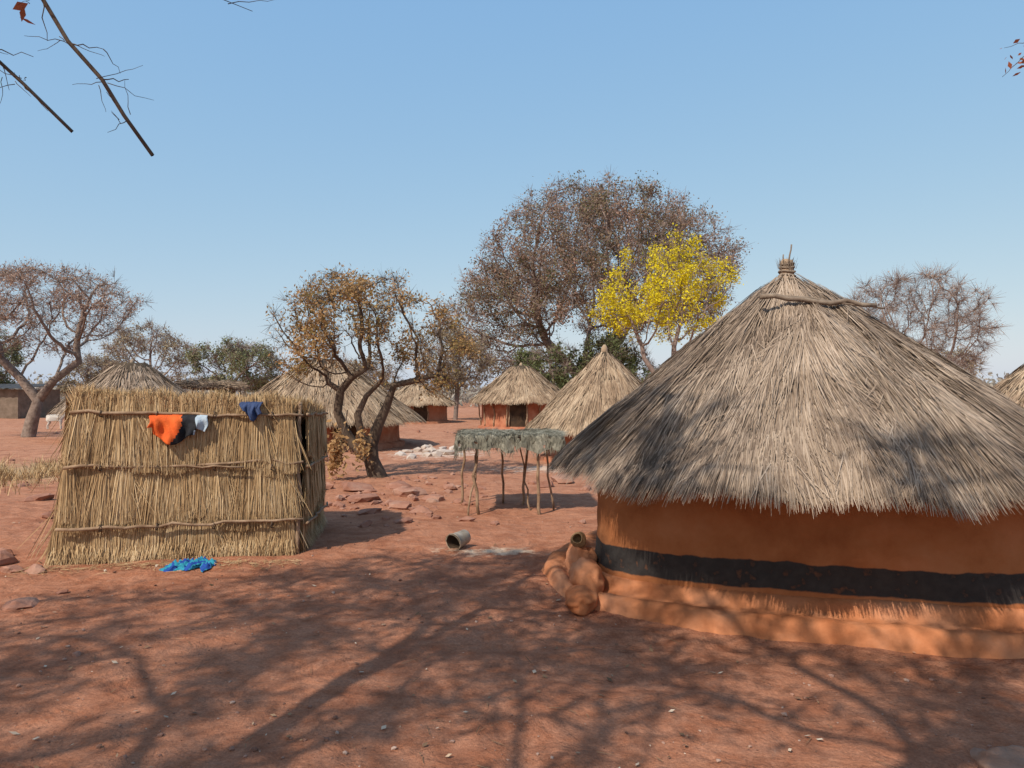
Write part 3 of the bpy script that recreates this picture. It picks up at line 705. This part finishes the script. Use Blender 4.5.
x,y=4.3,48
att=np.concatenate([ellips((1.5,0,8.7),(8.6,7.5,6.5),2300,21,.4,flatbottom=True,clump=.25,lumpa=.13),ellips((-4.8,0,6.3),(4.2,3.5,3.9),520,22,.3,lumpa=.1)])
tree('large_shade_tree',(x,y,0),[(0,0,0),(.1,0,1.2),(.2,0,2.4),(-.9,.2,3.6),(1.3,-.3,3.7),(.3,.5,3.8),(-2,.3,4.8),(2.6,-.5,5)],[-1,0,1,2,2,2,3,4],att,.42,.6,.42,.016,[M_barkfar,LF_big],74000,.075,.31,21,twig=22000,twl=.8,tww=.020,lclump=.7,e=2.35)
x,y=7.0,36
tree('yellow_flowering_tree',(x,y,0),[(0,0,0),(-.1,0,1.1),(.1,0,2.2),(-.6,0,3.2),(.8,0,3.2)],[-1,0,1,2,2],np.concatenate([ellips((.8,0,6.4),(3.5,2.8,2.8),520,31,.5,clump=.5,lumpa=.25),ellips((-1.6,-.3,5.6),(1.8,1.4,1.4),130,32)]),.32,.45,.16,.011,[M_barkfar,LF_yel],14000,.060,.18,31,twig=3000,twl=.4,tww=.011,lclump=1.1,e=2.35)
tree('bare_tree',(19.4,35,0),[(0,0,0),(.05,0,1),(.1,0,1.9),(-.6,0,2.7),(.8,0,2.6)],[-1,0,1,2,2],ellips((-.5,0,4.7),(3.6,2.8,2.6),700,41,.5),.28,.42,.13,.010,[M_barkfar,LF_pink],3500,.04,.2,41,twig=11000,twl=.7,tww=.012,e=2.35)
tree('spreading_savanna_tree',(-17.2,26.5,0),[(0,0,0),(.15,0,.6),(.35,0,1.3),(-.3,0,2.1),(.9,0,2.0),(-1.0,0,2.8),(1.8,0,2.7)],[-1,0,1,2,2,3,4],np.concatenate([ellips((.6,0,4.5),(3.3,2.8,1.7),620,51,.5,clump=.5),ellips((-2.2,0,4.2),(2,2,1.6),200,52)]),.26,.4,.20,.009,[M_barkpale,LF_pink],18000,.035,.15,51,twig=8000,twl=.45,tww=.010,lclump=.8,e=2.4,rmin={0:.24,1:.22,2:.19})
def cr_extra(b,pos):
    n=450; P=rng.normal(0,1,(n,3))*np.array([.08,.1,.20])+np.array([-.66,-.5,.45]); leaves(b,P,.05,1,.6+.4*rng.random(n))
    n=160; P=rng.normal(0,1,(n,3))*np.array([.08,.1,.15])+np.array([-.25,-.3,.55]); leaves(b,P,.045,1,.5+.5*rng.random(n))
    stick(b,(-.5,-.3,1.25),(-.66,-.5,.25),.012,0)
tr=[(0,0,0),(-.12,0,.32),(-.12,0,.6),(.0,0,.95),(.16,0,1.3),(.3,0,1.7),
    (-.35,.1,.42),(-.62,.1,.8),(-.78,.1,1.2),(-.72,.1,1.6),(-.5,.05,1.85),(-.25,.0,2.0),
    (-.28,-.1,.75),(-.36,-.1,1.15),(-.2,-.1,1.5),(.05,-.1,1.75),(-.95,.1,1.75),(.75,0,1.8),(1.1,0,1.9)]
tp=[-1,0,1,2,3,4, 1,6,7,8,9,10, 2,12,13,14, 9,5,17]
att=np.concatenate([ellips((-.30,0,2.80),(1.6,1.3,1.05),700,61,.3,clump=1.0),ellips((1.1,0,2.1),(.85,.8,.55),160,62),ellips((-1.2,0,2.2),(.55,.7,.7),110,63)])
tree('crooked_tree',(-2.50,13.9,gh(-2.5,13.9)),tr,tp,att,.13,.19,.10,.004,[M_bark,LF_or],11500,.030,.095,61,twig=6500,twl=.24,tww=.005,lclump=1.0,extra=cr_extra,e=2.5,rmin={0:.18,1:.15,2:.12,3:.10,4:.08,5:.06,6:.10,7:.095,8:.085,9:.07,10:.05,11:.035,12:.08,13:.07,14:.05,15:.04,16:.03,17:.03})
def bg(name,x,y,c,r,n,leaf,nl,ls,seed,tw=4000,bark=None,sp=.2):
    tree(name,(x,y,0),[(0,0,0),(.05,0,.6),(.1,0,max(.9,c[2]-r[2]*1.1))],[-1,0,1],ellips(c,r,n,seed,.5,clump=.5),.35,.5,.13,.013,[bark or M_barkfar,leaf],nl,ls,sp,seed,twig=tw,twl=.6,tww=.016,lclump=.8,e=2.35)
bg('hazy_savanna_tree',-24.5,50,(0,0,4.1),(3.1,2.5,2.2),350,LF_tan,5000,.07,71)
bg('green_bush_tree',-17.3,46,(.3,0,3.2),(2.9,2.3,1.7),350,LF_grn,12000,.07,72)
bg('hazy_savanna_tree',-29,52,(0,0,2.6),(2.6,2.2,1.6),260,LF_tan,8000,.07,73)
bg('brown_leaf_tree',-3.2,42,(0,0,3.5),(2.3,2,1.9),320,LF_tan,6000,.065,74)
bg('green_bush_tree',2.5,43,(0,0,2.6),(2.9,2,1.8),300,LF_dk,12000,.08,75)
bg('green_bush_tree',6.0,44,(0,0,2.8),(2.5,2,2.2),300,LF_dk,10000,.08,76)
bg('green_bush_tree',-36,50,(0,0,3.6),(3,2.2,2.2),300,LF_grn,9000,.08,77)
bg('hazy_savanna_tree',24.0,42,(0,0,2.6),(2.6,2.2,1.5),260,LF_tan,5000,.07,78,tw=4500)
bg('brown_leaf_tree',-11,52,(0,0,2.5),(3,2,1.4),260,LF_tan,6500,.07,79)
b=Buf(); n=42000; x=rng.uniform(-110,110,n); y=rng.uniform(75,110,n)
hgt=np.array([1.9+1.7*mnoise.noise(Vector((a*.11,c*.05,0)))+1.1*mnoise.noise(Vector((a*.5,c*.2,4))) for a,c in zip(x,y)])
z=np.maximum(.05,hgt*rng.random(n)**.7)*1.25
leaves(b,np.stack([x,y,z],1),.28,0)
b.obj('distant_bushes',[L3('leaf_haze',[(.26,.24,.20),(.34,.31,.26),(.40,.36,.31)])])  # distance haze painted into these washed-out leaf colours

# overhanging tree behind the camera (throws the branch shadows)
tr=[(-4.9,-2.4,0),(-4.8,-2.2,1.2),(-4.5,-2.0,2.4),(-4.1,-1.6,3.4),
    (-3.6,-.4,3.9),(-3.1,1.0,4.0),(-2.6,2.0,3.95),(-2.15,2.7,3.5),(-1.9,3.0,3.19),(-1.81,3.02,3.03),(-1.68,3.04,2.88),(-1.60,3.06,2.74),(-1.49,3.08,2.58),
    (-2.5,2.9,3.4),(-2.22,3.1,3.05),(-2.06,3.12,2.90),(-1.86,3.14,2.70),
    (-2.6,-1.2,4.4),(-1,-.6,5.0),(1.0,.3,5.2),(2.3,1.8,4.7),(2.6,2.9,3.8),(2.44,3.2,3.3),(2.29,3.3,3.1)]
tp=[-1,0,1,2,3,4,5,6,7,8,9,10,11, 7,13,14,15, 3,17,18,19,20,21,22]
def sh_extra(b,pos):
    def tw(a,c,r=.003): stick(b,a,c,r,0,n=6,bend=.03,sides=4,taper=.4)
    tw((-1.80,3.02,3.02),(-1.67,3.03,3.0)); tw((-1.67,3.03,3.0),(-1.60,3.03,2.90),.002)
    tw((-1.68,3.04,2.88),(-1.57,3.04,2.88)); tw((-1.9,3.0,3.19),(-1.88,3.0,3.02)); tw((-2.22,3.1,3.05),(-2.0,3.1,3.0)); tw((-2.06,3.12,2.90),(-1.95,3.12,2.78),.002); tw((-2.15,3.1,3.0),(-2.1,3.1,2.86),.002)
    tw((-2.15,2.7,3.5),(-1.95,3.0,3.25)); tw((-1.6,2.9,3.4),(-1.05,3.0,3.14),.003); tw((-1.15,3.0,3.17),(-.95,3.0,3.19),.002); tw((-2.15,2.7,3.5),(-1.6,2.9,3.4),.004)
    for k in range(26):
        i=rng.choice([8,9,10,11,14,15]); p=pos[i]+rng.normal(0,.02,3); tw(p,p+rng.normal(0,1,3)*np.array([.08,.04,.07])-np.array([0,0,.03]),.0018)
    leaves(b,np.array([[-1.98,3.0,3.13],[-1.96,3.0,3.10],[-1.99,3.0,3.16],[-2.0,3.0,3.2]]),.03,1)
    c=np.array([2.24,3.3,3.10]); leaves(b,c+np.clip(rng.normal(0,1,(14,3)),-1.6,1.6)*np.array([.035,.05,.05]),.014,1)
    tw((2.29,3.3,3.1),(2.18,3.3,3.0),.002); tw((2.3,3.25,3.15),(2.19,3.3,3.13),.002)
att=ellips((-2.6,-.3,6.3),(4.9,3.2,1.5),1000,91,.3,clump=.45)
att=att[(att[:,2]>2.5+.65*att[:,1])|(att[:,1]<0)]
att=att[~((att[:,0]>-1.6)&(att[:,1]>.2))]
tree('overhanging_tree',(0,0,0),tr,tp,att,.22,.32,.13,.008,[M_bark,LF_red],15000,.042,.15,91,twig=10000,twl=.5,tww=.017,extra=sh_extra,lclump=.9,e=2.4,
  rmin={0:.2,1:.18,2:.15,3:.11,4:.05,5:.035,6:.022,7:.016,8:.009,9:.008,10:.007,11:.005,12:.0025,13:.008,14:.005,15:.004,16:.002,17:.06,18:.05,19:.03,20:.018,21:.01,22:.006,23:.004})

# ------------------------------------------------------------------ goats near far tree
def goat(name,x,y,rot,col):
    me=bpy.data.meshes.new(name)
    V=[(0,0,.50),(-.22,0,.52),(.22,0,.50),(.34,0,.60),(.42,0,.72),(.52,0,.70),(.60,0,.65),
       (-.26,.07,.40),(-.20,.08,.30),(-.28,.08,.18),(-.27,.08,.02),(-.26,-.07,.40),(-.20,-.08,.30),(-.28,-.08,.18),(-.27,-.08,.02),
       (.22,.07,.38),(.21,.07,.22),(.22,.07,.02),(.22,-.07,.38),(.21,-.07,.22),(.22,-.07,.02),(-.34,0,.60),(.42,.07,.77),(.42,-.07,.77)]
    E=[(0,1),(0,2),(2,3),(3,4),(4,5),(5,6),(1,7),(7,8),(8,9),(9,10),(1,11),(11,12),(12,13),(13,14),(2,15),(15,16),(16,17),(2,18),(18,19),(19,20),(1,21),(4,22),(4,23)]
    R=[.15,.13,.13,.08,.065,.05,.03,.07,.045,.025,.022,.07,.045,.025,.022,.05,.026,.022,.05,.026,.022,.02,.02,.02]
    me.from_pydata(V,E,[]); ob=bpy.data.objects.new(name,me); COL.objects.link(ob)
    s=ob.modifiers.new('skin','SKIN')
    for i,r in enumerate(R): me.skin_vertices[0].data[i].radius=(r,r)
    me.skin_vertices[0].data[0].use_root=True
    u=ob.modifiers.new('sub','SUBSURF'); u.levels=1; u.render_levels=2
    me.materials.append(col); ob.location=(x,y,gh(x,y)); ob.rotation_euler=(0,0,rot)
mg=mk('goat_hair',[(.5,.45,.4),(.62,.58,.52)],scale=4)
goat('white_goat',-19.3,31.5,.3,mg); goat('white_goat',-18.6,32.5,2.8,mg)

# ------------------------------------------------------------------ light, sky, camera
L=Vector((.54,.75,-1.0)).normalized()
sun=bpy.data.lights.new('sun','SUN'); sun.energy=4.6; sun.angle=math.radians(.5); sun.color=(1,.925,.80)
so=bpy.data.objects.new('sun',sun); so.rotation_euler=L.to_track_quat('-Z','Y').to_euler(); COL.objects.link(so); so.location=(0,0,20)
w=bpy.data.worlds.new('World'); scene.world=w; w.use_nodes=True; nt=w.node_tree
sky=nt.nodes.new('ShaderNodeTexSky'); sky.sky_type='NISHITA'; sky.sun_disc=False
sky.sun_elevation=math.asin(-L.z); sky.sun_rotation=math.atan2(-L.x,-L.y)%(2*math.pi)
sky.air_density=1.0; sky.dust_density=2.0; sky.ozone_density=1.0; sky.altitude=900
bgn=nt.nodes['Background']; bgn.inputs['Strength'].default_value=.15
sep=nt.nodes.new('ShaderNodeSeparateColor'); com=nt.nodes.new('ShaderNodeCombineColor'); nt.links.new(sky.outputs[0],sep.inputs[0])
for i,(g,k) in enumerate(((.60,1.60),(.36,2.50),(.09,4.40))):     # thick dry-season haze: compress the sky's contrast
    p=nt.nodes.new('ShaderNodeMath'); p.operation='POWER'; p.inputs[1].default_value=g; nt.links.new(sep.outputs[i],p.inputs[0])
    m_=nt.nodes.new('ShaderNodeMath'); m_.operation='MULTIPLY'; m_.inputs[1].default_value=k; nt.links.new(p.outputs[0],m_.inputs[0]); nt.links.new(m_.outputs[0],com.inputs[i])
nt.links.new(com.outputs[0],bgn.inputs['Color'])
cam=bpy.data.cameras.new('camera'); cam.lens=26.2; cam.sensor_width=36; cam.clip_end=3000; cam.clip_start=.05
co=bpy.data.objects.new('camera',cam); co.location=(0,0,1.6); co.rotation_euler=(math.radians(90.6),0,0); COL.objects.link(co); scene.camera=co
scene.view_settings.view_transform='Standard'; scene.view_settings.look='None'; scene.view_settings.exposure=0
